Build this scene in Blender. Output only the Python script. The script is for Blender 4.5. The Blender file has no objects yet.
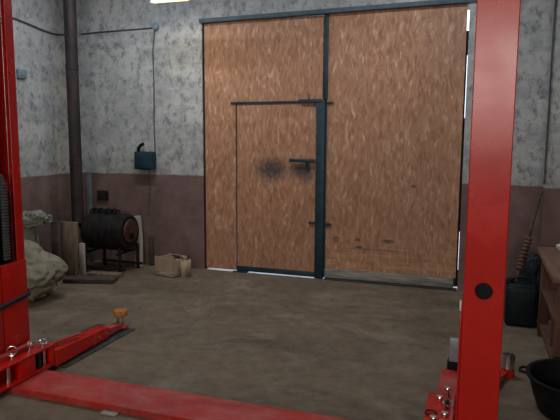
import bpy, bmesh, math, random
from mathutils import Vector, Matrix, noise
random.seed(7)
C = bpy.context.scene.collection
PI = math.pi
# ------------------------------------------------------------------ helpers
def link(o, parent=None):
    C.objects.link(o)
    if parent is not None:
        o.parent = parent
    return o
class MB:
    """collects shapes into ONE mesh"""
    def __init__(s): s.bm = bmesh.new()
    def box(s, x0, x1, y0, y1, z0, z1, bev=0.0, rot=None, seg=2):
        b = bmesh.new()
        bmesh.ops.create_cube(b, size=1)
        c = Vector(((x0+x1)/2, (y0+y1)/2, (z0+z1)/2))
        for v in b.verts:
            v.co = Vector((v.co.x*(x1-x0), v.co.y*(y1-y0), v.co.z*(z1-z0)))
        if bev > 0:
            bmesh.ops.bevel(b, geom=b.edges[:], offset=bev, segments=seg, affect='EDGES', profile=.5)
        if rot is not None:
            for v in b.verts: v.co = rot @ v.co
        for v in b.verts: v.co += c
        s.merge(b); return s
    def merge(s, b):
        me = bpy.data.meshes.new('tmp'); b.to_mesh(me); b.free()
        s.bm.from_mesh(me); bpy.data.meshes.remove(me)
    def tube(s, pts, r, n=12, cap=True):
        """swept tube; r number or list"""
        pts = [Vector(p) for p in pts]; rs = r if isinstance(r, (list, tuple)) else [r]*len(pts)
        rings = []; up = None
        for i, p in enumerate(pts):
            d = (pts[min(i+1, len(pts)-1)]-pts[max(i-1, 0)]).normalized()
            if up is None:
                up = Vector((0, 0, 1)) if abs(d.z) < .9 else Vector((0, 1, 0))
            a = d.cross(up).normalized(); b = d.cross(a).normalized(); up = a.cross(d)
            rings.append([s.bm.verts.new(p+(a*math.cos(2*PI*k/n)+b*math.sin(2*PI*k/n))*rs[i]) for k in range(n)])
        for i in range(len(rings)-1):
            for k in range(n):
                s.bm.faces.new((rings[i][k], rings[i][(k+1) % n], rings[i+1][(k+1) % n], rings[i+1][k]))
        if cap:
            s.bm.faces.new(rings[0][::-1]); s.bm.faces.new(rings[-1])
        return s
    def lathe(s, prof, n=40, center=(0, 0, 0), axis='Z', sx=1, sy=1):
        c = Vector(center); rings = []
        for r, h in prof:
            ring = []
            for k in range(n):
                a = 2*PI*k/n
                if axis == 'Z': v = Vector((r*math.cos(a)*sx, r*math.sin(a)*sy, h))
                elif axis == 'X': v = Vector((h, r*math.cos(a), r*math.sin(a)))
                else: v = Vector((r*math.cos(a), h, r*math.sin(a)))
                ring.append(s.bm.verts.new(v+c))
            rings.append(ring)
        for i in range(len(rings)-1):
            for k in range(n):
                s.bm.faces.new((rings[i][k], rings[i][(k+1) % n], rings[i+1][(k+1) % n], rings[i+1][k]))
        if prof[0][0] > 1e-6: s.bm.faces.new(rings[0][::-1])
        if prof[-1][0] > 1e-6: s.bm.faces.new(rings[-1])
        return s
    def torus(s, c, R, r, rot=None, n=24, m=8):
        rot = rot or Matrix.Identity(3); vs = []
        for i in range(n):
            a = 2*PI*i/n
            vs.append([s.bm.verts.new(rot @ Vector(((R+r*math.cos(2*PI*j/m))*math.cos(a), (R+r*math.cos(2*PI*j/m))*math.sin(a), r*math.sin(2*PI*j/m)))+Vector(c)) for j in range(m)])
        for i in range(n):
            for j in range(m):
                s.bm.faces.new((vs[i][j], vs[(i+1) % n][j], vs[(i+1) % n][(j+1) % m], vs[i][(j+1) % m]))
        return s
    def prism(s, poly, z0, z1):
        b = [s.bm.verts.new((x, y, z0)) for x, y in poly]; t = [s.bm.verts.new((x, y, z1)) for x, y in poly]
        s.bm.faces.new(b[::-1]); s.bm.faces.new(t)
        for i in range(len(poly)):
            j = (i+1) % len(poly); s.bm.faces.new((b[i], b[j], t[j], t[i]))
        return s
    def build(s, name, m, parent=None, smooth=True, loc=None):
        bmesh.ops.recalc_face_normals(s.bm, faces=s.bm.faces[:])
        me = bpy.data.meshes.new(name); s.bm.to_mesh(me); s.bm.free()
        for p in me.polygons: p.use_smooth = smooth
        if smooth: me.set_sharp_from_angle(angle=math.radians(38))
        me.materials.append(m)
        o = link(bpy.data.objects.new(name, me), parent)
        if parent is not None:
            pl = world_of(parent)
            o.matrix_local = pl.inverted()
            # bake so that coordinates given in world space stay put
            me.transform(pl.inverted()); o.matrix_local = Matrix.Identity(4)
        return o
def world_of(o):
    m = o.matrix_basis.copy()
    while o.parent: o = o.parent; m = o.matrix_basis @ m
    return m
def origin(o, p):
    """put a mesh object's origin at p without moving it"""
    o.data.transform(Matrix.Translation(-Vector(p))); o.location = p; return o
def thing(name, label, cat, loc, group=None):
    o = link(bpy.data.objects.new(name, None)); o.location = loc; o.empty_display_size = .1
    return tag(o, label, cat, group)
def tag(o, label, cat, group=None):
    o['label'] = label; o['category'] = cat
    if group: o['group'] = group
    return o
def struct(o): o['kind'] = 'structure'; return o

# ------------------------------------------------------------------ materials
def nodes(name):
    m = bpy.data.materials.new(name); m.use_nodes = True
    t = m.node_tree; return m, t, t.nodes['Principled BSDF']
def N(t, typ, **k):
    n = t.nodes.new(typ)
    for a, b in k.items():
        if a in n.inputs: n.inputs[a].default_value = b
        else: setattr(n, a, b)
    return n
def ramp(t, fac, stops):
    r = t.nodes.new('ShaderNodeValToRGB'); t.links.new(fac, r.inputs[0])
    e = r.color_ramp.elements
    while len(e) < len(stops): e.new(.5)
    for i, (p, c) in enumerate(stops):
        e[i].position = p; e[i].color = (*c, 1) if len(c) == 3 else c
    return r.outputs[0]
def mix(t, fac, a, b, mode='MIX'):
    n = t.nodes.new('ShaderNodeMix'); n.data_type = 'RGBA'; n.blend_type = mode
    for sock, v in ((n.inputs[0], fac), (n.inputs[6], a), (n.inputs[7], b)):
        if isinstance(v, bpy.types.NodeSocket): t.links.new(v, sock)
        elif isinstance(v, (int, float)): sock.default_value = v
        else: sock.default_value = (*v, 1)
    return n.outputs[2]
def noise_(t, vec, scale, detail=4, rough=.55, dist=0.):
    n = t.nodes.new('ShaderNodeTexNoise'); n.inputs['Scale'].default_value = scale
    n.inputs['Detail'].default_value = detail; n.inputs['Roughness'].default_value = rough; n.inputs['Distortion'].default_value = dist
    t.links.new(vec, n.inputs['Vector']); return n.outputs['Fac']
def mapping(t, vec, sc=(1, 1, 1), rot=(0, 0, 0), loc=(0, 0, 0)):
    n = t.nodes.new('ShaderNodeMapping'); n.inputs['Scale'].default_value = sc; n.inputs['Rotation'].default_value = rot; n.inputs['Location'].default_value = loc
    t.links.new(vec, n.inputs['Vector']); return n.outputs[0]
def math_(t, op, a, b=0., clamp=False):
    n = t.nodes.new('ShaderNodeMath'); n.operation = op; n.use_clamp = clamp
    for i, v in enumerate((a, b)):
        if isinstance(v, bpy.types.NodeSocket): t.links.new(v, n.inputs[i])
        else: n.inputs[i].default_value = v
    return n.outputs[0]
def bump(t, p, h, strength=.3, dist=.01):
    n = t.nodes.new('ShaderNodeBump'); n.inputs['Strength'].default_value = strength; n.inputs['Distance'].default_value = dist
    t.links.new(h, n.inputs['Height']); t.links.new(n.outputs[0], p.inputs['Normal'])
def pos(t): return t.nodes.new('ShaderNodeNewGeometry').outputs['Position']
def objc(t): return t.nodes.new('ShaderNodeTexCoord').outputs['Object']
def mat(name, a, b=None, scale=8, rough=.6, metal=0., bmp=0., spec=.35, detail=5, lo=.35, hi=.65, stretch=(1, 1, 1)):
    m, t, p = nodes(name); b = b or a
    v = mapping(t, objc(t), stretch); n = noise_(t, v, scale, detail)
    t.links.new(ramp(t, n, [(lo, a), (hi, b)]), p.inputs['Base Color'])
    p.inputs['Roughness'].default_value = rough; p.inputs['Metallic'].default_value = metal
    p.inputs['Specular IOR Level'].default_value = spec
    if bmp: bump(t, p, n, bmp)
    return m
def wall_mat(name, horiz, dark=1.0):
    """whitewashed blocks above, mauve paint below 1.08 m; horiz = 'X' or 'Y'"""
    m, t, p = nodes(name)
    sx = t.nodes.new('ShaderNodeSeparateXYZ'); P = pos(t); t.links.new(P, sx.inputs[0])
    cb = t.nodes.new('ShaderNodeCombineXYZ'); t.links.new(sx.outputs[horiz], cb.inputs[0]); t.links.new(sx.outputs['Z'], cb.inputs[1])
    warp = t.nodes.new('ShaderNodeTexNoise'); warp.inputs['Scale'].default_value = 2.5; t.links.new(P, warp.inputs['Vector'])
    va = t.nodes.new('ShaderNodeVectorMath'); va.operation = 'MULTIPLY_ADD'; t.links.new(warp.outputs['Color'], va.inputs[0])
    va.inputs[1].default_value = (.05, .05, 0); t.links.new(cb.outputs[0], va.inputs[2])
    br = t.nodes.new('ShaderNodeTexBrick'); t.links.new(va.outputs[0], br.inputs['Vector'])
    for k, v in {'Scale': 1., 'Mortar Size': .012, 'Mortar Smooth': .6, 'Bias': -.1, 'Brick Width': .42, 'Row Height': .215}.items(): br.inputs[k].default_value = v
    br.inputs['Color1'].default_value = (1, 1, 1, 1); br.inputs['Color2'].default_value = (0, 0, 0, 1); br.inputs['Mortar'].default_value = (.8, .8, .8, 1)
    white = (.44*dark, .43*dark, .41*dark); grey = (.25*dark, .255*dark, .26*dark); dk = (.13*dark, .135*dark, .145*dark)
    n1 = noise_(t, P, 8.5, 7, .7, .5)
    blk = math_(t, 'MULTIPLY', math_(t, 'SUBTRACT', 1., br.outputs['Color']), .20)
    f = math_(t, 'ADD', n1, blk)
    c = ramp(t, f, [(.46, white), (.62, tuple(.5*(a+b) for a, b in zip(white, grey))), (.80, grey)])
    v2 = mapping(t, P, (1, 1, .6)); n2 = noise_(t, v2, 17., 6, .75, .3)
    c = mix(t, ramp(t, math_(t, 'ADD', n2, math_(t, 'MULTIPLY', n1, .25)), [(.64, (0, 0, 0)), (.75, (.8, .8, .8))]), c, dk)
    n3 = noise_(t, P, 1.3, 3)
    c = mix(t, ramp(t, n3, [(.35, (0, 0, 0)), (.75, (.35, .35, .35))]), c, grey)
    c = mix(t, math_(t, 'MULTIPLY', br.outputs['Fac'], .05), c, dk)
    low = ramp(t, noise_(t, P, 3.5, 6, .65), [(.3, (.105, .063, .058)), (.52, (.155, .093, .083)), (.75, (.21, .13, .115))])
    spots = noise_(t, P, 16, 4, .7)
    low = mix(t, ramp(t, spots, [(.64, (0, 0, 0)), (.72, (.45, .45, .45))]), low, (.07, .05, .045))
    edge = math_(t, 'ADD', sx.outputs['Z'], math_(t, 'MULTIPLY', noise_(t, P, 5, 3), .03))
    sel = ramp(t, math_(t, 'MULTIPLY', math_(t, 'SUBTRACT', edge, 1.0), 1.), [(.104, (0, 0, 0)), (.117, (1, 1, 1))])
    c = mix(t, sel, low, c)
    t.links.new(c, p.inputs['Base Color']); p.inputs['Roughness'].default_value = .85
    h = math_(t, 'SUBTRACT', n1, math_(t, 'MULTIPLY', br.outputs['Fac'], .12)); bump(t, p, h, .4, .012)
    return m
def floor_mat():
    m, t, p = nodes('stained_concrete'); P = pos(t)
    n1 = noise_(t, mapping(t, P, (.8, 1.2, 1)), 1.5, 9, .66, .5); n2 = noise_(t, P, 9, 8, .75, .3); n3 = noise_(t, mapping(t, P, (.7, 1.5, 1), loc=(3, 5, 0)), 1.3, 8, .68, .6)
    c = ramp(t, n1, [(.32, (.085, .061, .039)), (.5, (.145, .106, .070)), (.68, (.225, .172, .118))])
    c = mix(t, .5, c, ramp(t, n2, [(.36, (.085, .061, .041)), (.64, (.20, .150, .102))]))
    c = mix(t, ramp(t, n3, [(.54, (0, 0, 0)), (.70, (.6, .6, .6))]), c, (.048, .039, .029))
    n5 = noise_(t, mapping(t, P, (1., 1.3, 1), (0, 0, .25), (7, 2, 0)), 1.3, 9, .72, .6)
    c = mix(t, ramp(t, n5, [(.52, (0, 0, 0)), (.66, (.45, .45, .45))]), c, (.30, .245, .18))
    n4 = noise_(t, P, 26, 5, .75)
    c = mix(t, ramp(t, n4, [(.62, (0, 0, 0)), (.72, (.7, .7, .7))]), c, (.035, .028, .02))
    t.links.new(c, p.inputs['Base Color'])
    t.links.new(ramp(t, n1, [(.3, (.6,)*3), (.7, (.85,)*3)]), p.inputs['Roughness']); p.inputs['Specular IOR Level'].default_value = .3
    bump(t, p, math_(t, 'ADD', n2, n4), .3, .008); return m
def osb_mat(name, stain=False, seed=0, low_scuff=False):
    m, t, p = nodes(name); P = pos(t)
    warp = t.nodes.new('ShaderNodeTexNoise'); warp.inputs['Scale'].default_value = 4.; warp.inputs['Detail'].default_value = 2; t.links.new(P, warp.inputs['Vector'])
    va = t.nodes.new('ShaderNodeVectorMath'); va.operation = 'MULTIPLY_ADD'; t.links.new(warp.outputs['Color'], va.inputs[0]); va.inputs[1].default_value = (.09, 0, .09); t.links.new(P, va.inputs[2])
    W = va.outputs[0]
    cols = []
    for i, a in enumerate((-.55, .12, .6)):
        v = mapping(t, W, (44, 1, 13.), (0, a, 0), (seed+i*3.1, 0, i*1.7))
        vo = t.nodes.new('ShaderNodeTexVoronoi'); vo.inputs['Scale'].default_value = 1.; t.links.new(v, vo.inputs['Vector'])
        s = t.nodes.new('ShaderNodeSeparateColor'); t.links.new(vo.outputs['Color'], s.inputs[0]); cols.append(s.outputs[0])
    f = math_(t, 'MULTIPLY', math_(t, 'ADD', math_(t, 'ADD', cols[0], cols[1]), cols[2]), .333)
    n = noise_(t, P, 2.2, 5, .6)
    f = math_(t, 'ADD', math_(t, 'MULTIPLY', f, .8), math_(t, 'MULTIPLY', n, .3))
    c = ramp(t, f, [(.22, (.25, .105, .052)), (.50, (.355, .165, .088)), (.72, (.43, .225, .130)), (.92, (.60, .37, .24))])
    big = noise_(t, P, 1.1, 4)
    c = mix(t, ramp(t, big, [(.35, (0, 0, 0)), (.7, (.3, .3, .3))]), c, (.22, .11, .07))
    if stain:
        for (X, Z, rx, rz, k) in ((-2.16, 1.19, .34, .22, .95), (-1.80, 1.20, .24, .20, .9), (-1.68, 1.9, .12, .14, .35), (-1.63, .60, .09, .06, .7), (-1.72, 1.08, .12, .16, .35)):
            s = mapping(t, P, (1/rx, 0, 1/rz), loc=(-X/rx, 0, -Z/rz))
            g = t.nodes.new('ShaderNodeTexGradient'); g.gradient_type = 'SPHERICAL'; t.links.new(s, g.inputs[0])
            gg = math_(t, 'MULTIPLY', math_(t, 'MULTIPLY', g.outputs['Fac'], 1.9), math_(t, 'MULTIPLY', noise_(t, P, 24, 5, .75), 1.15), True)
            gg = ramp(t, gg, [(.25, (0, 0, 0)), (.85, (k, k, k))])
            c = mix(t, gg, c, (.05, .04, .04))
    if low_scuff:
        for (X, Z, rx, rz, k) in ((-.86, .46, .10, .035, .9), (-1.17, .38, .06, .025, .9), (-1.18, .46, .05, .03, .7), (-1.42, .45, .06, .05, .7), (-1.53, .60, .07, .05, .8), (-.62, 1.05, .05, .03, .6), (-1.0, .36, .5, .02, .45)):
            s = mapping(t, P, (1/rx, 0, 1/rz), loc=(-X/rx, 0, -Z/rz))
            g = t.nodes.new('ShaderNodeTexGradient'); g.gradient_type = 'SPHERICAL'; t.links.new(s, g.inputs[0])
            gg = math_(t, 'MULTIPLY', math_(t, 'MULTIPLY', g.outputs['Fac'], 2.), math_(t, 'MULTIPLY', noise_(t, P, 30, 4, .7), 1.2), True)
            c = mix(t, ramp(t, gg, [(.25, (0, 0, 0)), (.7, (k, k, k))]), c, (.05, .03, .02))
        w = noise_(t, mapping(t, P, (1.2, 1, 14)), 2.4, 4, .6, .8)
        sz = t.nodes.new('ShaderNodeSeparateXYZ'); t.links.new(P, sz.inputs[0])
        lowm = ramp(t, sz.outputs['Z'], [(.15, (.5, .5, .5)), (.65, (0, 0, 0))])
        c = mix(t, math_(t, 'MULTIPLY', lowm, ramp(t, w, [(.48, (0, 0, 0)), (.6, (1, 1, 1))])), c, (.55, .30, .15))
    t.links.new(c, p.inputs['Base Color']); p.inputs['Roughness'].default_value = .62
    bump(t, p, f, .25, .004); return m
def red_mat(name, base=(.50, .008, .004), dull=(.42, .010, .006), rough=.2, dust=0., spec=.5):
    m, t, p = nodes(name); P = objc(t)
    n = noise_(t, P, 3., 6, .6); c = ramp(t, n, [(.35, dull), (.6, base)])
    if dust:
        n2 = noise_(t, mapping(t, P, (1, 2, 1)), 5., 7, .7)
        c = mix(t, ramp(t, n2, [(.42, (0, 0, 0)), (.72, (dust,)*3)]), c, (.42, .25, .22))
        n3 = noise_(t, P, 30., 4, .7); c = mix(t, ramp(t, n3, [(.62, (0, 0, 0)), (.7, (.5,)*3)]), c, (.10, .04, .035))
    t.links.new(c, p.inputs['Base Color']); p.inputs['Specular IOR Level'].default_value = spec
    t.links.new(ramp(t, n, [(.3, (rough,)*3), (.7, (rough+.12,)*3)]), p.inputs['Roughness'])
    bump(t, p, noise_(t, P, 60, 2), .04, .002); return m
def emit(name, col, s):
    m, t, p = nodes(name); p.inputs['Base Color'].default_value = (*col, 1)
    p.inputs['Emission Color'].default_value = (*col, 1); p.inputs['Emission Strength'].default_value = s; return m

M = dict(
    wallx=wall_mat('whitewashed_block_back', 'X'), wally=wall_mat('whitewashed_block_side', 'Y'),
    floor=floor_mat(), osb_l=osb_mat('osb_left', True, 0), osb_w=osb_mat('osb_wicket', True, 5), osb_r=osb_mat('osb_right', False, 11, True),
    steel=mat('dark_teal_steel', (.007, .024, .034), (.013, .040, .054), 10, .5, .0, .05),
    lintel=mat('slate_steel', (.05, .075, .095), (.075, .105, .13), 9, .6),
    cable=mat('grey_cable', (.05, .055, .06), (.08, .085, .09), 20, .7),
    chaingrey=mat('grey_black_plastic', (.05, .055, .06), (.08, .085, .09), 30, .35, spec=.6),
    darksill=mat('dark_sill', (.03, .026, .022), (.05, .043, .036), 8, .9),
    red=red_mat('red_enamel'), redtop=red_mat('worn_red_enamel', (.42, .022, .015), (.30, .018, .014), .5, .34, .3), redin=red_mat('shaded_inner_enamel', (.22, .012, .014), (.15, .01, .012), .5),
    black=mat('black_rubber', (.004, .005, .006), (.009, .010, .012), 20, .6, spec=.15),
    soot=mat('sooty_metal', (.008, .008, .010), (.024, .018, .016), 12, .75, .0, .2, spec=.15),
    rust=mat('rusty_door', (.045, .022, .018), (.12, .040, .030), 14, .75, .1, .3),
    flue=mat('rusty_flue', (.014, .011, .013), (.048, .030, .028), 9, .6, .1, .15, detail=6, stretch=(1, 1, .4)),
    chrome=mat('chrome', (.60, .60, .60), (.75, .75, .74), 20, .22, 1.),
    orange=mat('orange_rubber', (.30, .11, .02), (.42, .17, .035), 30, .7, 0, .2),
    navy=mat('navy_strap', (.012, .017, .032), (.02, .028, .05), 30, .6),
    sack=mat('woven_sack', (.15, .14, .090), (.26, .235, .165), 6, .75, 0, .3),
    sack2=mat('pale_green_sack', (.13, .14, .11), (.25, .265, .21), 7, .7, 0, .3),
    wood=mat('old_wood', (.12, .08, .055), (.23, .16, .115), 6, .8, 0, .2, stretch=(6, 6, .6)),
    palewood=mat('pale_wood', (.30, .27, .22), (.46, .42, .35), 6, .8, 0, .2, stretch=(6, 6, .6)),
    darkwood=mat('dark_timber', (.045, .032, .025), (.09, .065, .05), 6, .8, 0, .2, stretch=(.6, 6, 6)),
    bench=mat('bench_top_wood', (.12, .062, .038), (.20, .105, .064), 5, .5, 0, .1, stretch=(7, .6, 7)),
    benchd=mat('bench_frame_wood', (.060, .028, .020), (.13, .058, .038), 5, .65, 0, .1, stretch=(6, 6, .6)),
    card=mat('cardboard', (.34, .25, .17), (.42, .32, .225), 8, .85),
    tealcan=mat('black_teal_plastic', (.004, .008, .011), (.009, .014, .018), 12, .45, spec=.2),
    bluegrey=mat('bluish_panel', (.12, .135, .14), (.20, .22, .225), 8, .5, .1),
    greyboard=mat('weathered_board', (.15, .14, .12), (.32, .30, .26), 7, .85, 0, .2, stretch=(.6, 4, 6)),
    ceil=mat('dusty_ceiling', (.32, .33, .34), (.42, .43, .44), 2, .9),
    white=mat('white_enamel', (.7, .7, .68), (.78, .78, .76), 8, .4),
    socket=mat('blue_grey_socket', (.12, .18, .22), (.18, .25, .29), 20, .5),
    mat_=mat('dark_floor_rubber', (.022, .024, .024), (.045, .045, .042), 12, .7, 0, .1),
    greysteel=mat('brushed_grey_steel', (.30, .33, .37), (.38, .41, .45), 30, .45, .35),
    ground=mat('outdoor_ground', (.62, .64, .66), (.75, .77, .8), 4, .9),
    spring=mat('brown_sleeve', (.09, .045, .03), (.17, .085, .055), 20, .7),
    paper=mat('pale_rag', (.5, .5, .48), (.6, .6, .58), 20, .8),
    tube=emit('lit_tube', (1., .86, .48), 1.4), tube2=emit('added_tube_cool', (.80, .92, 1.), 9.),
)
# ------------------------------------------------------------------ the setting
YW = 6.02; XL = -4.68; XR = 2.6; YB = -5.0; ZC = 3.75
GX0, GX1, GZ = -2.985, -.145, 2.84
f = MB().box(XL-.3, XR+.3, YB-.3, YW+.01, -.2, 0).build('floor', M['floor'], smooth=False); struct(f)
b = MB()
b.box(XL-.3, GX0, YW, YW+.4, 0, ZC); b.box(GX1, XR+.3, YW, YW+.4, 0, ZC); b.box(GX0, GX1, YW, YW+.4, GZ, ZC)
struct(b.build('wall_back', M['wallx'], smooth=False))
struct(MB().box(.58, XR, 5.75, YW, 0, ZC, .012).build('trim_1', M['wallx']))          # pilaster
struct(MB().box(XL-.3, XL, YB, YW, 0, ZC).build('wall_left', M['wally'], smooth=False))
struct(MB().box(XR, XR+.3, YB, YW, 0, ZC).build('wall_right', M['wally'], smooth=False))
WX0, WX1, WZ0, WZ1 = -1.6, 1.9, 2.15, 3.05
b = MB(); b.box(XL-.3, WX0, YB-.3, YB, 0, ZC); b.box(WX1, XR+.3, YB-.3, YB, 0, ZC); b.box(WX0, WX1, YB-.3, YB, 0, WZ0); b.box(WX0, WX1, YB-.3, YB, WZ1, ZC)
struct(b.build('wall_front', M['wallx'], smooth=False))
b = MB()
for x in (WX0+.03, -.45, .7, WX1-.03): b.box(x-.03, x+.03, YB-.18, YB-.12, WZ0, WZ1)
for z in (WZ0+.03, WZ1-.03): b.box(WX0, WX1, YB-.18, YB-.12, z-.03, z+.03)
struct(b.build('window_1', M['white'], smooth=False))
struct(MB().box(XL-.3, XR+.3, YB-.3, YW+.4, ZC, ZC+.2).build('ceiling', M['ceil'], smooth=False))
struct(MB().box(GX0+.001, GX1-.001, YW+.01, YW+.45, -.2, -.003).box(-9, 6, YW+.41, YW+14, -.22, -.004).build('ground_outside', M['ground'], smooth=False))  # pale ground starts inside the gate, its colour partly standing in for daylight

struct(MB().box(-1.545, -.15, YW-.012, YW+.062, -.05, .014, .002).build('trim_2', M['darksill']))
# ------------------------------------------------------------------ garage gate (fixed steel frame, wicket leaf, right leaf)
def hb(b, p, q, w, h):                # bar between two points, w in Y, h thickness in plane XZ
    p, q = Vector(p), Vector(q); d = q-p; L = d.length; a = math.atan2(d.z, d.x)
    c = (p+q)/2; b.box(c.x-L/2, c.x+L/2, c.y-w/2, c.y+w/2, c.z-h/2, c.z+h/2, .002, Matrix.Rotation(-a, 3, 'Y')); return b
YG = YW+.03
gl = thing('gate_leaf', 'left gate leaf of chipboard, framing the small wicket door', 'gate', (-2.3, YG+.02, 0)); LEFT = gl
b = MB(); b.box(-2.985, -2.612, YG, YG+.03, .016, 2.80); b.box(-2.612, -1.605, YG, YG+.03, 1.93, 2.80)
b.build('board_panel', M['osb_l'], gl, False)
b = MB(); b.box(-2.985, -2.96, YG+.03, YG+.07, .05, 2.775); b.box(-2.66, -2.602, YG+.031, YG+.07, .026, 1.95)
b.box(-3.0, -1.605, YG+.03, YG+.07, 2.75, 2.80); b.box(-3.0, -1.605, YG+.03, YG+.07, 1.90, 1.97)
b.build('frame', M['steel'], gl, False)
mb = MB().box(-1.606, -1.5625, YG-.02, YG+.05, 1.937, 2.81, .003).build('mullion', M['steel'], gl)
wk = thing('wicket_door', 'small chipboard wicket door with dark steel edge, cut into the left gate leaf', 'door', (-2.15, YG+.02, 0))
MB().box(-2.588, -1.66, YG, YG+.03, .045, 1.905).build('board_panel', M['osb_w'], wk, False)
b = MB(); b.box(-2.598, -1.66, YG-.012, YG+.028, .012, .070, .003)
b.box(-2.598, -2.45, YG-.01, YG+.026, .006, .04, .002)
b.build('frame', M['steel'], wk)
b = MB(); hb(b, (-2.66, YG-.008, 1.915), (-1.67, YG-.008, 1.922), .016, .022); b.build('top_rail', M['steel'], wk)
MB().box(-1.665, -1.572, YG-.03, YG+.028, .004, 1.935, .004).build('closing_post', M['steel'], wk)
b = MB().box(-1.569, -1.552, YG-.012, YG+.028, .02, 1.9, .002); b.build('edge_strip', M['steel'], wk)
for o_ in (gl, wk, mb): o_.location.x += .013
MB().box(-1.85, -1.60, YG-.035, YG-.005, 1.905, 1.945, .003).build('top_bolt', M['steel'], wk)
MB().tube([(-1.73, YG-.03, 1.94), (-1.728, YG-.06, 2.0)], .005, 6).build('nail', M['steel'], wk)
h = MB(); h.box(-1.93, -1.66, YG-.055, YG-.035, 1.278, 1.308, .005); h.box(-1.94, -1.91, YG-.06, YG-.03, 1.272, 1.314, .005); h.box(-1.72, -1.67, YG-.04, YG, 1.275, 1.311, .004)
hd = h.build('handle', M['steel'], wk)
h = MB(); h.box(-1.77, -1.73, YG-.02, YG, 1.20, 1.276, .006); h.torus((-1.75, YG-.015, 1.19), .02, .005, Matrix.Rotation(PI/2, 3, 'X')); h.build('lock', M['steel'], wk)
MB().box(-1.73, -1.66, YG-.02, YG, .605, .628, .003).build('bracket', M['steel'], wk)
gr = thing('gate_leaf', 'large right-hand gate leaf of scuffed chipboard over a grey kick board', 'gate', (-.85, YG+.02, 0))
b = MB(); z0 = .155
b.box(-1.548, -.168, YG, YG+.03, .125, 2.825); b.build('board_panel', M['osb_r'], gr, False)
MB().box(-1.548, -.188, YG-.012, YG+.03, .02, .120, .006).build('kick_board', M['greyboard'], gr)
b = MB(); b.box(-.225, -.168, YG+.03, YG+.07, .03, 2.82); b.box(-1.545, -.2, YG+.031, YG+.07, 2.77, 2.82); b.box(-1.60, -1.52, YG+.0705, YG+.08, 1.80, 2.815); b.box(-1.55, -1.52, YG+.03, YG+.07, .03, 2.80); b.box(-1.54, -.2, YG+.033, YG+.07, .0, .09)
b.build('frame', M['steel'], gr, False)
for z in (1.905, .61):
    MB().box(-1.545, -1.475, YG-.02, YG, z-.011, z+.011, .003).build('bracket', M['steel'], gr)
# thin patches that close the gap at the right of the leaf, leaving slits of daylight
for z0_, z1_, xr in ((.03, .20, -.146), (.20, .60, -.152), (.60, 1.74, -.145), (1.74, 2.35, -.153), (2.35, 2.58, -.145)):
    MB().box(-.19, xr, YG+.04, YG+.07, z0_, z1_, .002).build('edge_flashing', M['soot'], gr, False)
lt = thing('gate_lintel', 'dark slate blue steel lintel running above both gate leaves', 'lintel', (-1.58, YW, 2.78))
b = MB(); hb(b, (GX0-.02, YW+.015, 2.815), (GX1+.06, YW+.015, 2.85), .09, .045); b.build('beam', M['lintel'], lt)
jm = tag(MB().box(GX0, GX0+.014, YW+.02, YW+.12, 0, 2.785).build('gate_jamb', M['soot'], smooth=False), 'thin dark steel jamb at left edge of the gate opening', 'jamb')
sl = tag(MB().box(-2.62, -2.44, YW-.01, YW+.004, 0, .014, .003).build('steel_shim', M['steel']), 'small dark steel strip on floor under the wicket door corner', 'shim')
# ------------------------------------------------------------------ car lift
BY0, BY1 = 2.635, 2.92
lf = None
bm_ = thing('floor_beam', 'long flat worn red floor beam joining the two lift posts', 'beam', (-1.35, 2.83, 0))
b = MB()
b.prism([(-2.98, BY0), (.25, BY0), (.25, BY1), (-2.98, BY1)], 0, .042)
o = b.build('beam_box', M['redtop'], bm_, False)
bv = o.modifiers.new('b', 'BEVEL'); bv.width = .004; bv.segments = 2
MB().box(-1.94, -1.84, 2.59, 2.630, 0, .012, .003).build('floor_tab', M['greyboard'], bm_)
def post(x_open, sgn, label):
    """C shaped post. x_open: plane of the open side, sgn: +1 body extends to +X, -1 to -X"""
    y0, y1, D = 2.62, (2.91 if sgn > 0 else 2.925), (.17 if sgn > 0 else .18)
    xb = x_open+sgn*D; t = .008
    P = thing('lift_post', label, 'lift post', ((x_open+xb)/2, (y0+y1)/2, .043))
    b = MB(); H = 2.95; Z0 = .055
    prof = [(x_open, y0+.055), (x_open, y0), (xb, y0), (xb, y1), (x_open, y1), (x_open, y1-.065)]
    inn = [(x_open+sgn*t, y1-.065), (x_open+sgn*t, y1-t), (xb-sgn*t, y1-t), (xb-sgn*t, y0+t), (x_open+sgn*t, y0+t), (x_open+sgn*t, y0+.055)]
    b.prism(prof+inn, Z0, H)
    o = b.build('channel', M['red'], P, False); bv = o.modifiers.new('b', 'BEVEL'); bv.width = .006; bv.segments = 3; bv.limit_method = 'ANGLE'
    for p in o.data.polygons: p.use_smooth = True
    o.data.set_sharp_from_angle(angle=math.radians(45))
    MB().box(min(x_open, xb)-.06, max(x_open, xb)+.06, BY0+.003, BY1-.003, .043, .058, .003).build('base_plate', M['red'], P)
    MB().box(min(x_open, xb)+.01, max(x_open, xb)-.01, y0+.01, y1-.01, H, H+.012, .003).build('top_cap', M['red'], P)
    return P
pl_ = post(-2.72, -1, 'red lift post on the left, open side showing cable and hose chain')
pr_ = post(-.037, 1, 'red lift post on the right with round black plug in its front')
MB().lathe([(0, 0), (.034, 0), (.037, .003), (.037, .006), (0, .006)], 32, (.047, 2.612, .886), 'Y').build('hole_plug', M['black'], pr_)
MB().box(-.050, -.043, 2.625, 2.65, .785, .83, .002).build('latch_tab', M['white'], pr_)
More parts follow.
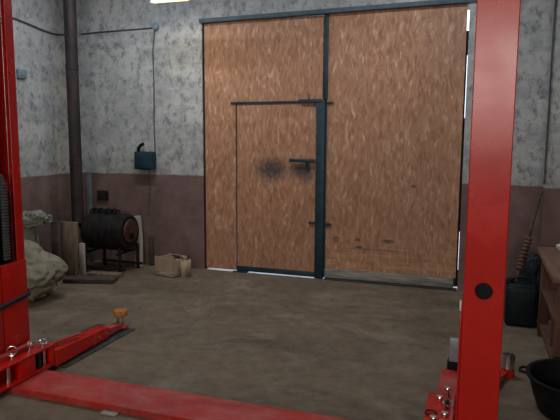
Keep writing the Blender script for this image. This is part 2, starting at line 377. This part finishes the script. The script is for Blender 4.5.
# inside of the left post
MB().tube([(-2.755, 2.868, 2.9), (-2.752, 2.863, .70)], .0042, 8).build('lifting_cable', M['chrome'], pl_)
MB().tube([(-2.80, 2.70, 2.9), (-2.80, 2.70, .70)], .022, 14).build('cylinder_rod', M['greysteel'], pl_)
MB().box(-2.86, -2.76, 2.64, 2.80, .72, 1.22, .01).build('hose_guide', M['black'], pl_)
b = MB()
for k in range(26):
    z = .785+.0185*k
    b.box(-2.752, -2.722, 2.775, 2.812, z, z+.011, .003)
b.box(-2.75, -2.73, 2.78, 2.807, .78, 1.262)
b.tube([(-2.737, 2.793, 1.26), (-2.739, 2.780, 1.30), (-2.745, 2.75, 1.32), (-2.75, 2.71, 1.30)], .014, 10)
b.build('hose_chain', M['chaingrey'], pl_)
MB().box(-2.85, -2.735, 2.66, 2.72, 1.12, 1.17, .004).build('guide_clip', M['paper'], pl_)
# carriage of the left post, with its arm bracket
ca = thing('lift_carriage', 'red carriage on the left lift post carrying the arm bracket near floor', 'lift carriage', (-2.66, 2.78, .059))
MB().box(-2.716, -2.702, 2.705, 2.915, .12, .765, .004).build('plate', M['red'], ca)
MB().box(-2.716, -2.699, 2.50, 2.698, .12, .765, .004).build('plate', M['red'], ca)
def bracket(x0, x1, ya, yb, P, zt=.20, zb=.06):
    """two long plates with webs, pins between"""
    MB().box(x0, x1, ya, yb, zt-.014, zt, .003).build('top_plate', M['red'], P)
    MB().box(x0, x1, ya, yb, zb, zb+.014, .003).build('bottom_plate', M['red'], P)
bracket(-2.70, -2.585, 2.38, 3.00, ca, .19, .05)
b = MB(); b.box(-2.70, -2.59, 2.70, 2.83, .065, .175, .003); b.box(-2.70, -2.59, 2.38, 2.46, .065, .175, .003); b.box(-2.70, -2.688, 2.46, 3.0, .065, .175); b.box(-2.70, -2.587, 2.97, 2.998, .065, .175, .002); b.build('web', M['red'], ca)
b = MB(); b.box(-2.695, -2.667, 2.62, 2.90, .19, .225, .003, Matrix.Rotation(.25, 3, 'Y')); b.build('lip_bar', M['redtop'], ca)
def pin(x, y, P, zt=.2, R=.022, tilt=.9, az=0.):
    g = MB(); g.tube([(x, y, zt-.125), (x, y, zt+.022)], .013, 14); g.lathe([(0, zt+.022), (.019, zt+.022), (.019, zt+.032), (0, zt+.032)], 18, (x, y, 0))
    pn = g.build('pin', M['chrome'], P)
    g = MB(); g.torus((x+.008, y-.008, zt+.045), R, .004, Matrix.Rotation(az, 3, 'Z') @ Matrix.Rotation(tilt, 3, 'X')); g.build('pull_ring', M['chrome'], pn)
pin(-2.665, 2.715, ca, .19, .03, az=.5); pin(-2.66, 2.86, ca, .19, .024, 1.2, -.6)
pin(-2.62, 2.935, ca, .18, .022, .5, .9)
MB().tube([(-2.61, 2.62, .066), (-2.61, 2.62, .175)], .014, 14).build('pivot_pin', M['chrome'], ca)
b = MB(); b.tube([(-2.615, 2.885, .066), (-2.615, 2.885, .175)], .018, 14); b.build('pivot_gear', M['soot'], ca)
# strap
b = MB()
sp = [(-2.697, 2.60, .505), (-2.693, 2.70, .517), (-2.693, 2.80, .528), (-2.694, 2.922, .541), (-2.72, 2.945, .545), (-2.80, 2.938, .54)]
prev = None
for p in sp:
    a = b.bm.verts.new((p[0], p[1], p[2]-.014)); c = b.bm.verts.new((p[0], p[1], p[2]+.014))
    if prev: b.bm.faces.new((prev[0], a, c, prev[1]))
    prev = (a, c)
o = b.build('strap', M['navy'], ca); s_ = o.modifiers.new('s', 'SOLIDIFY'); s_.thickness = .005; s_.offset = 1
# left swing arm
def obox(b, p, q, w0, w1, z0a, z1a, z0b, z1b):
    """box beam between plan points p and q, widths w0,w1; heights given at both ends"""
    p, q = Vector((*p, 0)), Vector((*q, 0)); d = (q-p).normalized(); n = Vector((-d.y, d.x, 0))
    vs = []
    for (c, w, za, zb) in ((p, w0, z0a, z1a), (q, w1, z0b, z1b)):
        for s in (1, -1):
            for z in (za, zb): vs.append(b.bm.verts.new((c+n*s*w/2)+Vector((0, 0, z))))
    A = vs
    for q4 in ((0, 1, 3, 2), (4, 6, 7, 5), (0, 4, 5, 1), (2, 3, 7, 6), (1, 5, 7, 3), (0, 2, 6, 4)): b.bm.faces.new([A[i] for i in q4])
    return b
def bev(o, w=.004):
    m = o.modifiers.new('b', 'BEVEL'); m.width = w; m.segments = 2; m.limit_method = 'ANGLE'
la = thing('swing_arm', 'red lift arm on left with orange pad, reaching over a dark mat', 'lift arm', (-2.63, 3.2, .02))
b = obox(MB(), (-2.625, 3.005), (-2.66, 3.62), .09, .105, .03, .140, .022, .104); o = b.build('outer_sleeve', M['red'], la, False); bev(o)
b = obox(MB(), (-2.66, 3.62), (-2.668, 3.83), .09, .08, .024, .086, .02, .062); o = b.build('inner_beam', M['redtop'], la, False); bev(o)
b = MB(); b.prism([(-2.66, 3.005), (-2.61, 3.30), (-2.625, 3.32), (-2.70, 3.005)], .150, .160); o = b.build('gusset', M['redtop'], la, False)
MB().box(-2.668, -2.635, 3.02, 3.10, .135, .15, .002).build('gusset_block', M['red'], la)
MB().box(-2.73, -2.61, 3.83, 3.89, .02, .035, .003).build('pad_plate', M['redtop'], la)
for dx in (-.022, .022):
    MB().tube([(-2.665+dx, 3.86, .035), (-2.665+dx, 3.86, .120)], .011, 12).build('pad_post', M['chrome'], la)
MB().lathe([(0, .118), (.045, .118), (.056, .126), (.056, .158), (.050, .166), (.03, .164), (0, .162)], 32, (-2.665, 3.86, -.005)).build('lift_pad', M['orange'], la)
for p in ((-2.6015, 3.50, .06), (-2.606, 3.60, .06)):
    MB().lathe([(0, -.002), (.009, 0), (.009, .008), (0, .01)], 12, p, 'X').build('bolt', M['chrome'], la)
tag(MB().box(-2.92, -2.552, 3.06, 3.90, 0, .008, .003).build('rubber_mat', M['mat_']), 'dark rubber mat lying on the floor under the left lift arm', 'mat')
# right carriage and arm
cb_ = thing('lift_carriage', 'red arm bracket with chrome pins beside the right lift post', 'lift carriage', (-.12, 2.9, .059))
bracket(-.195, -.045, 2.45, 3.05, cb_)
b = MB(); b.box(-.19, -.048, 2.70, 2.83, .075, .185, .003); b.box(-.058, -.047, 2.5, 3.05, .075, .185, .002); b.build('web', M['red'], cb_)
MB().box(-.047, -.038, 2.64, 2.90, .20, .76, .003).build('plate', M['red'], cb_)
MB().box(-.075, -.058, 2.66, 3.04, .20, .225, .003).build('lip_bar', M['redtop'], cb_)
for x, y, zz in ((-.135, 2.99, .2), (-.098, 3.03, .235), (-.15, 2.75, .2), (-.10, 2.81, .2)):
    g = MB(); g.tube([(x, y, .08), (x, y, zz+.006)], .011, 14); g.lathe([(0, zz+.006), (.016, zz+.006), (.019, zz+.010), (.017, zz+.016), (0, zz+.018)], 20, (x, y, 0)); g.build('pin', M['chrome'], cb_)
for x, y, z_, R_r, tl in ((-.088, 2.90, .225, .024, .25), (-.165, 2.80, .207, .026, .05)):
    MB().torus((x, y, z_), R_r, .004, Matrix.Rotation(tl, 3, 'X')).build('pull_ring', M['chrome' if x > -.1 else 'black'], cb_)
MB().tube([(-.093, 2.90, .201), (-.093, 2.90, .235)], .010, 10).build('bolt', M['soot'], cb_)
ra = thing('swing_arm', 'red lift arm behind the right post with a chrome socket at its tip', 'lift arm', (-.1, 3.2, .02))
b = obox(MB(), (-.100, 3.055), (-.105, 3.53), .12, .10, .03, .155, .03, .15); o = b.build('outer_sleeve', M['redtop'], ra, False); bev(o)
b = obox(MB(), (-.03, 3.22), (.22, 3.90), .08, .06, .035, .12, .02, .045); o = b.build('inner_beam', M['red'], ra, False); bev(o)
MB().box(-.125, -.05, 3.535, 3.60, .12, .195, .004).build('rubber_foot', M['black'], ra)
MB().box(-.115, -.05, 3.545, 3.585, .195, .335, .004).build('stop_block', M['greysteel'], ra)
g = MB(); g.lathe([(0, .051), (.038, .051), (.042, .056), (.042, .145), (.036, .145), (.036, .09), (0, .09)], 28, (.245, 3.93, 0)); g.build('adapter_socket', M['chrome'], ra)
g = MB(); g.lathe([(0, .0), (.042, .0), (.042, .03), (.040, .05), (0, .05)], 28, (.245, 3.93, 0)); g.build('socket_base', M['red'], ra)

# ------------------------------------------------------------------ left corner: flue, stove, sacks, timber
px, py = -4.305, 5.47
fl = thing('flue_pipe', 'tall dark rusty flue pipe rising in the left corner', 'pipe', (px, py, .45))
b = MB(); b.tube([(px, py, .56), (px, py, 3.74)], .067, 28); b.build('pipe', M['flue'], fl)
for z in (1.25, 2.3): MB().lathe([(.067, z-.03), (.071, z-.028), (.071, z+.028), (.067, z+.03)], 28, (px, py, 0)).build('collar', M['flue'], fl)
st = thing('barrel_stove', 'dark sooty barrel stove on iron legs with rusty red door', 'stove', (-4.12, 5.72, 0))
sx0, sx1, sy, sz, sr = -4.26, -3.72, 5.62, .455, .208
b = MB(); prof = [(0, sx0)]
prof += [(sr*.75, sx0), (sr*.95, sx0+.02), (sr, sx0+.05)]
for k in range(1, 6):
    xx = sx0+.05+k*.085; prof += [(sr, xx-.012), (sr+.008, xx-.004), (sr+.008, xx+.004), (sr, xx+.012)]
prof += [(sr, sx1-.03), (sr*.96, sx1-.01), (sr*.9, sx1), (0, sx1)]
b.lathe(prof, 40, (0, sy, sz), 'X'); b.build('barrel', M['soot'], st)
b = MB().lathe([(0, sx1), (.13, sx1), (.135, sx1+.01), (.13, sx1+.022), (0, sx1+.026)], 30, (0, sy, sz+.02), 'X'); dr = b.build('door', M['rust'], st)
MB().box(sx1+.026, sx1+.04, sy-.05, sy+.03, sz-.07, sz+.0, .004).build('ash_hatch', M['black'], dr)
MB().tube([(sx1+.03, sy-.09, sz+.07), (sx1+.055, sy-.10, sz+.07), (sx1+.055, sy-.10, sz+.0)], .006, 8).build('door_handle', M['soot'], dr)
b = MB()
for x in (sx0+.06, sx1-.06):
    b.box(x-.012, x+.012, sy-.18, sy+.18, .215, .236, .002)
for y in (sy-.18, sy+.18): b.box(sx0+.03, sx1+.04, y-.012, y+.012, .05, .075, .002)
b.build('stand_rail', M['soot'], st)
for x in (sx0+.06, sx1-.02):
    for y in (sy-.18, sy+.18): MB().box(x-.014, x+.014, y-.014, y+.014, 0, .30, .002).build('leg', M['soot'], st)
MB().lathe([(0, .67), (.07, .67), (.07, .75), (.055, .76), (0, .76)], 20, (-4.10, sy+.12, -.10)).build('flue_collar', M['soot'], st)
MB().tube([(sx0+.02, sy-.02, .50), (px+.03, sy-.03, .515), (px+.005, py+.04, .535)], .045, 16).build('flue_elbow', M['soot'], st)
gd = thing('iron_chain', 'row of dark iron chain rings lying along top of the barrel stove', 'chain', (-4.0, sy-.05, .70))
b = MB()
for k in range(9):
    x = sx0+.06+.042*k; b.torus((x, sy-.02, .683+.008*(k % 2)), .026, .011, Matrix.Rotation(PI/2*(k % 2)*.5+.9, 3, 'X') @ Matrix.Rotation(.5*(k % 3), 3, 'Y'), 16, 8)
b.build('chain_rings', M['black'], gd)
tag(MB().box(-4.50, -4.445, 5.90, 5.93, 0, 1.09, .006).build('metal_sheet', M['bluegrey']), 'narrow bluish grey metal sheet upright against back wall behind the stove', 'sheet')
tag(origin(MB().box(-4.42, -4.27, 5.99, 6.018, .76, .88, .004).build('wall_plate', M['soot']), (-4.28, 6.010, .72)), 'dark iron plate fixed to back wall above barrel stove', 'plate')
b = MB(); b.tube([(-3.79, 5.90, 0), (-3.785, 5.91, .30), (-3.82, 5.91, .60)], [.050, .046, .060], 12)
pb = b.build('pale_log', M['palewood']); tag(pb, 'pale stripped log standing upright right of the stove', 'log')
tag(MB().box(-3.70, -3.64, 5.965, 5.985, 0, .36, .004, Matrix.Rotation(.04, 3, 'X')).build('dark_slat', M['darkwood']), 'short dark board leaning on back wall right of the pale log', 'board')
# timber offcuts in the corner
def lean(x0, x1, y0, y1, h, rx, ry, name, m, lab, cat='board'):
    b = MB(); b.box(x0, x1, y0, y1, 0, h, .006)
    o = b.build(name, m); c = Vector(((x0+x1)/2, (y0+y1)/2, 0)); o.data.transform(Matrix.Translation(-c))
    o.location = c; o.rotation_euler = (rx, ry, 0); tag(o, lab, cat); return o
lean(-4.37, -4.16, 5.20, 5.26, .60, -.05, 0, 'wide_plank', M['wood'], 'wide brown plank standing upright between the sacks and the stove')
lean(-4.36, -4.27, 5.08, 5.13, .62, -.03, -.02, 'narrow_board', M['darkwood'], 'darker narrow board standing in front of the wide plank')
lean(-4.16, -4.10, 5.28, 5.32, .36, 0, 0, 'short_slat', M['palewood'], 'short pale slat standing just right of the wide plank')
b = MB(); b.box(-4.12, -3.58, 4.98, 5.14, 0, .05, .005, Matrix.Rotation(.30, 3, 'Z'))
tag(b.build('floor_plank', M['darkwood']), 'dark plank flat on the floor nearest the camera before the stove', 'board')
b = MB(); b.box(-4.02, -3.66, 5.24, 5.36, 0, .05, .005, Matrix.Rotation(.10, 3, 'Z'))
tag(b.build('floor_plank', M['wood']), 'brown board flat on floor just in front of the stove legs', 'board')
# sacks
def blob(c, r, amp, sc, name, m, seed, flat=0., squash=None, fold=0.):
    b = bmesh.new(); bmesh.ops.create_icosphere(b, subdivisions=6, radius=1)
    for v in b.verts:
        p = v.co.copy()
        if squash: p = squash(p)
        n1 = noise.noise(p*sc+Vector((seed, seed*1.3, 0))); n2 = abs(noise.noise(p*sc*2.6+Vector((0, seed, 5))))
        n3 = abs(noise.noise(Vector((p.x*3, p.y*3, p.z*7))+Vector((seed, 2, 1))))*fold*max(0, -p.z+.1)
        k = 1+amp*n1-amp*.8*n2-n3
        q = Vector((p.x*k*r[0], p.y*k*r[1], p.z*k*r[2]))
        v.co = q
    zmin = min(v.co.z for v in b.verts)+flat
    for v in b.verts: v.co.z = max(v.co.z, zmin)-zmin
    me = bpy.data.meshes.new(name); b.to_mesh(me); b.free()
    for p in me.polygons: p.use_smooth = True
    me.materials.append(m); o = link(bpy.data.objects.new(name, me)); o.location = c; return o
def pear(p):
    k = 1.0-.22*max(0, p.z)-.25*max(0, p.z)**2
    return Vector((p.x*k, p.y*k, p.z))
sk = blob((-4.14, 4.34, 0), (.47, .36, .325), .16, 1.7, 'big_sack', M['sack'], 3.1, .07, pear, .35)
tag(sk, 'large bulging beige woven sack slumped on the floor behind the left lift post', 'sack')
sk2 = blob((-4.52, 4.88, 0), (.14, .13, .36), .14, 2., 'tall_sack', M['sack2'], 8.2, .05, None, .1)
tag(sk2, 'narrow pale green sack standing behind the big beige sack', 'sack')
def flop(p): return Vector((p.x*(1+.15*p.z), p.y, p.z*.9+.12*math.sin(p.x*3)))
sk3 = blob((-4.40, 4.82, .60), (.25, .15, .10), .34, 2.2, 'crumpled_bag', M['sack2'], 1.7, .02, flop, .2)
tag(sk3, 'crumpled pale green empty bag draped on top of the tall sack', 'bag')

# cardboard box of firewood
bx = thing('cardboard_box', 'small torn cardboard box of scraps on floor by back wall', 'box', (-3.18, 5.62, 0))
R_ = Matrix.Rotation(-.22, 3, 'Z')
def rb(b, x0, x1, y0, y1, z0, z1, bevl=.002, rot=None):
    """box placed in the carton's own frame"""
    b2 = MB(); b2.box(x0, x1, y0, y1, z0, z1, bevl, rot)
    for v in b2.bm.verts: v.co = R_ @ v.co + Vector((-3.18, 5.64, 0))
    b.merge(b2.bm); return b
b = MB(); rb(b, -.17, .10, -.12, -.112, .05, .22); rb(b, -.17, -.162, -.12, .12, .02, .20); rb(b, .092, .10, -.12, .12, .03, .19); rb(b, -.17, .10, .112, .12, .02, .21); rb(b, -.17, .10, -.12, .12, .012, .02)
b.build('carton', M['card'], bx, False)
b = MB(); rb(b, -.16, .09, -.10, .10, 0, .012); b.build('tray', M['darkwood'], bx)
b = MB(); rb(b, -.05, .09, .0, .10, .20, .208, .002, Matrix.Rotation(-.6, 3, 'X')); b.build('flap', M['wood'], bx)
for i in range(4):
    b2 = MB(); yy = -.08+.05*i
    b2.tube([R_ @ Vector((.02, yy, .10+.02*i))+Vector((-3.18, 5.64, 0)), R_ @ Vector((.085, yy+.01, .17+.012*i))+Vector((-3.18, 5.64, 0))], .018, 8)
    o = b2.build('scrap_wood_stick', M['palewood' if i % 2 else 'wood'])
    tag(o, 'short scrap wood stick sticking up inside the torn cardboard box', 'stick', 'scrap sticks in the cardboard box')
b = MB(); q = [(.125, -.02), (.17, -.05), (.20, -.02), (.21, .03), (.205, .06)]
pts = [R_ @ Vector((x, y, 0))+Vector((-3.18, 5.64, 0)) for x, y in q]
for i in range(len(pts)-1):
    z = .20
    v = [b.bm.verts.new(p+Vector((0, 0, zz))) for p, zz in ((pts[i], 0), (pts[i+1], 0), (pts[i+1], z), (pts[i], z-.02))]; b.bm.faces.new(v)
bmesh.ops.remove_doubles(b.bm, verts=b.bm.verts[:], dist=.003)
o = b.build('cardboard_offcut', M['card']); s_ = o.modifiers.new('s', 'SOLIDIFY'); s_.thickness = .006
tag(o, 'curled piece of cardboard standing right of the torn box', 'cardboard')
b = MB(); b2 = MB()
rb(b, .105, .175, .0, .05, 0, .15, .006); o = b.build('wood_chunk', M['wood']); tag(o, 'brown wood chunk between torn box and curled cardboard', 'wood')

# ------------------------------------------------------------------ wall box, cables, socket
wb = thing('switch_box', 'dark metal switch box with bent pipe on back wall left of gate', 'switch box', (-3.77, YW, 1.15)); WB = wb
MB().box(-3.895, -3.655, 5.91, 6.018, 1.155, 1.365, .012).build('box', M['steel'], wb)
MB().box(-3.865, -3.70, 5.902, 5.912, 1.175, 1.35, .006).build('cover', M['steel'], wb)
MB().tube([(-3.875, 5.98, 1.36), (-3.87, 5.975, 1.40), (-3.84, 5.97, 1.435), (-3.80, 5.97, 1.455)], .02, 12).build('cable_elbow', M['black'], wb)
def cable(pts, r, name, label):
    o = MB().tube(pts, r, 8).build(name, M['cable']); tag(o, label, 'cable')
    if pts[0][0] < -2 and pts[0][1] > 5.9: o.location.x += .06
    return o
cable([(-3.75, 6.006, 1.152), (-3.752, 6.008, 1.0), (-3.745, 6.008, .93), (-3.76, 6.008, .80), (-3.765, 6.006, .66), (-3.75, 6.006, .60)], .005, 'hanging_cable', 'thin black cable hanging below the switch box')
o = cable([(-3.665, 6.012, 1.365), (-3.67, 6.012, 1.7), (-3.662, 6.012, 2.1), (-3.668, 6.012, 2.5), (-3.635, 6.012, 2.765)], .0065, 'wall_cable', 'vertical grey cable on back wall from junction down to switch box')
cable([(-3.66, 6.008, 2.775), (-4.0, 6.010, 2.77), (-4.35, 6.006, 2.765), (-4.64, 6.006, 2.755)], .007, 'wall_cable', 'horizontal cable high on back wall from corner to junction box')
tag(origin(MB().lathe([(0, 0), (.035, 0), (.04, -.012), (.04, -.03), (0, -.034)], 20, (-3.56, YW-.001, 2.785), 'Y').build('junction_box', M['socket']), (-3.56, 6.01, 2.785)), 'small round junction box high on back wall where cables meet', 'junction box')
cable([(-4.672, 4.6, 2.83), (-4.668, 5.0, 2.765), (-4.665, 5.25, 2.74), (-4.662, 5.42, 2.715), (-4.668, 5.65, 2.70), (-4.668, 6.05, 2.75)], .009, 'wall_cable', 'sagging cable high on the left wall with a taped joint')
so = thing('wall_socket', 'small blue grey wall socket on the left wall beside lift post', 'socket', (-4.68, 5.0, 2.15))
MB().box(-4.678, -4.645, 5.04, 5.16, 2.15, 2.245, .006).build('body', M['socket'], so)
MB().box(-4.648, -4.640, 5.06, 5.13, 2.17, 2.225, .004).build('cover', M['bluegrey'], so)
cable([(.572, 5.742, 3.70), (.574, 5.742, 2.9), (.570, 5.742, 2.2), (.573, 5.742, 1.65), (.571, 5.742, 1.13)], .008, 'pillar_cable', 'thin black cable down the corner of white pilaster at right')

wb.location.x += .065
# ------------------------------------------------------------------ right side: bench, jerrycan, pole, basin
bn = thing('wooden_workbench', 'brown wooden workbench with open shelf against the right side', 'workbench', (.9, 4.32, 0))
MB().box(.465, 1.25, 3.83, 4.90, .665, .705, .006).build('top', M['bench'], bn)
for y0 in (3.87, 4.82):
    MB().box(.50, .57, y0, y0+.05, 0, .665, .004).build('leg', M['benchd'], bn)
    MB().box(1.14, 1.21, y0, y0+.05, 0, .665, .004).build('leg', M['benchd'], bn)
MB().box(.51, 1.20, 3.92, 4.82, .36, .385, .003).build('shelf', M['benchd'], bn)
MB().box(.51, 1.20, 3.92, 4.82, .08, .105, .003).build('shelf', M['benchd'], bn)
MB().box(.50, .525, 3.92, 4.82, .60, .664, .003).build('apron', M['benchd'], bn)
MB().box(1.13, 1.15, 3.92, 4.82, .10, .66, .003).build('back_panel', M['benchd'], bn)
MB().box(.53, 1.14, 4.30, 4.325, .106, .36, .003).build('divider', M['benchd'], bn)
rg = blob((.66, 4.78, .705), (.07, .06, .03), .3, 3., 'crumpled_rag', M['paper'], 4., .008); tag(rg, 'pale crumpled rag on far left corner of the workbench', 'rag')
jc = thing('jerrycan', 'black plastic jerrycan on floor between right lift post and workbench', 'jerrycan', (.40, 5.02, 0))
b = MB(); b.box(.275, .525, 4.93, 5.11, 0, .355, .035, None, 4)
b.box(.29, .51, 4.945, 5.095, .33, .375, .02, None, 3)
b.build('body', M['tealcan'], jc)
MB().tube([(.33, 5.02, .36), (.335, 5.02, .41), (.37, 5.02, .425), (.43, 5.02, .425), (.465, 5.02, .41), (.47, 5.02, .36)], .014, 10).build('handle', M['tealcan'], jc)
MB().lathe([(0, .365), (.025, .365), (.025, .41), (.022, .415), (0, .415)], 20, (.30, 4.99, 0)).build('cap', M['black'], jc)
jc.location.y += .08; jc.location.x -= .012; jc.scale = (1, 1, .95)
lp = thing('leaning_pole', 'dark pole with ribbed brown sleeve leaning behind black jerrycan', 'pole', (.29, 5.22, 0))
A = Vector((.285, 5.22, .012)); Bq = Vector((.555, 5.715, 1.08))
dv = Bq-A
MB().tube([A+dv*.0, Bq], [.016, .012], 10).build('shaft', M['darkwood'], lp)
b = MB(); pts = []; rr = []
for k in range(28):
    s = .36+.26*k/27; pts.append(A+dv*s); rr.append(.034 if k % 3 else .020)
b.tube(pts, rr, 14); b.build('ribbed_sleeve', M['spring'], lp)
bg = blob((.505, 5.36, 0), (.13, .11, .30), .1, 2., 'black_bag', M['tealcan'], 6., .04); tag(bg, 'black plastic bag slumped behind the jerrycan beside the workbench', 'bag')
ba = thing('black_basin', 'large round black plastic basin on floor at right edge', 'basin', (.62, 3.42, 0))
bc = (.59, 3.49, 0)
b = MB(); b.lathe([(0, .0), (.19, 0), (.205, .012), (.235, .10), (.262, .205), (.278, .208), (.278, .218), (.255, .218), (.228, .10), (.198, .022), (0, .016)], 56, bc); b.build('bowl', M['black'], ba)
for a in (PI*.93, -.07*PI):
    c = Vector((math.cos(a), math.sin(a), 0)); t_ = Vector((-c.y, c.x, 0)); o_ = Vector(bc)+Vector((0, 0, .20))
    MB().tube([o_+c*.27+t_*.045, o_+c*.305+t_*.035, o_+c*.312, o_+c*.305-t_*.035, o_+c*.27-t_*.045], .008, 8).build('handle', M['black'], ba)

# ------------------------------------------------------------------ lamps
def tube_lamp(x, y, z, L, name, label, em, power, col, group=None):
    T = thing(name, label, 'lamp', (x, y, ZC), group)
    MB().tube([(x-L/2, y, z), (x+L/2, y, z)], .02, 14).build('tube', em, T)
    MB().box(x-L/2-.03, x+L/2+.03, y-.05, y+.05, z+.045, z+.10, .008).build('housing', M['white'], T)
    for s in (-1, 1):
        MB().box(x+s*(L/2+.012)-.012, x+s*(L/2+.012)+.012, y-.018, y+.018, z-.02, z+.05, .003).build('end_cap', M['white'], T)
        MB().tube([(x+s*L*.35, y, z+.10), (x+s*L*.35, y, ZC)], .004, 6).build('hanger', M['soot'], T)
    if power:
        l = bpy.data.lights.new('tube_light', 'AREA'); l.shape = 'RECTANGLE'; l.size = L; l.size_y = .08; l.energy = power; l.color = col
        o = link(bpy.data.objects.new('tube_light', l), T); o.location = (0, 0, z-.03-ZC)
    return T
tube_lamp(-2.99, 5.35, 2.90, .40, 'tube_lamp', 'short lit warm tube lamp hanging high left of the gate', M['tube'], 7, (1, .93, .75))
for x, y, lab, pw in ((-3.3, 4.75, 'added unseen cool tube lamp under ceiling before back wall, left one', 30), (-.7, 4.75, 'added unseen cool tube lamp under ceiling before back wall, right one', 27), (-1.6, .4, 'added unseen tube lamp under ceiling above camera side of lift', 30)):
    tube_lamp(x, y, 3.4, 1.2, 'added_tube_lamp', lab, M['tube2'], pw, (.80, .90, 1.) if y > 3 else (1., .93, .84))  # unseen lamps added to cool the upper wall and lift the front floor
def area(name, loc, rot, sx, sy, e, col):
    l = bpy.data.lights.new(name, 'AREA'); l.shape = 'RECTANGLE'; l.size = sx; l.size_y = sy; l.energy = e; l.color = col
    o = link(bpy.data.objects.new(name, l)); o.location = loc; o.rotation_euler = rot; return o
area('window_daylight', (.15, YB-.32, 2.60), (math.radians(90), 0, 0), 3.4, .88, 215, (1., .91, .80))

w = bpy.data.worlds.new('World'); bpy.context.scene.world = w; w.use_nodes = True
t = w.node_tree; bgn = t.nodes['Background']
bgn.inputs[0].default_value = (.80, .88, 1, 1); bgn.inputs[1].default_value = 2.2

# ------------------------------------------------------------------ camera
F = 580.; H = 1.55
vx = Vector((-1715, -83, F)); dx = -vx.normalized()
dn = Vector((-18, 4590, F)).normalized(); dn = (dn-dx*dn.dot(dx)).normalized(); dz = -dn
dy = dz.cross(dx)
if dy.z < 0: dy = -dy
Rm = Matrix((dx, dy, dz))            # world = Rm @ image(x right, y down, z forward)
cx = Rm @ Vector((1, 0, 0)); cy = Rm @ Vector((0, -1, 0)); cz = Rm @ Vector((0, 0, -1))
cam = bpy.data.cameras.new('camera'); cam.sensor_width = 36; cam.lens = F/560*36; cam.clip_start = .05
co = link(bpy.data.objects.new('camera', cam))
mw = Matrix((cx, cy, cz)).transposed().to_4x4(); mw.translation = Vector((0, 0, H)); co.matrix_world = mw
sc = bpy.context.scene; sc.camera = co
sc.view_settings.view_transform = 'Standard'; sc.view_settings.look = 'None'; sc.view_settings.exposure = -.08; sc.view_settings.gamma = 1
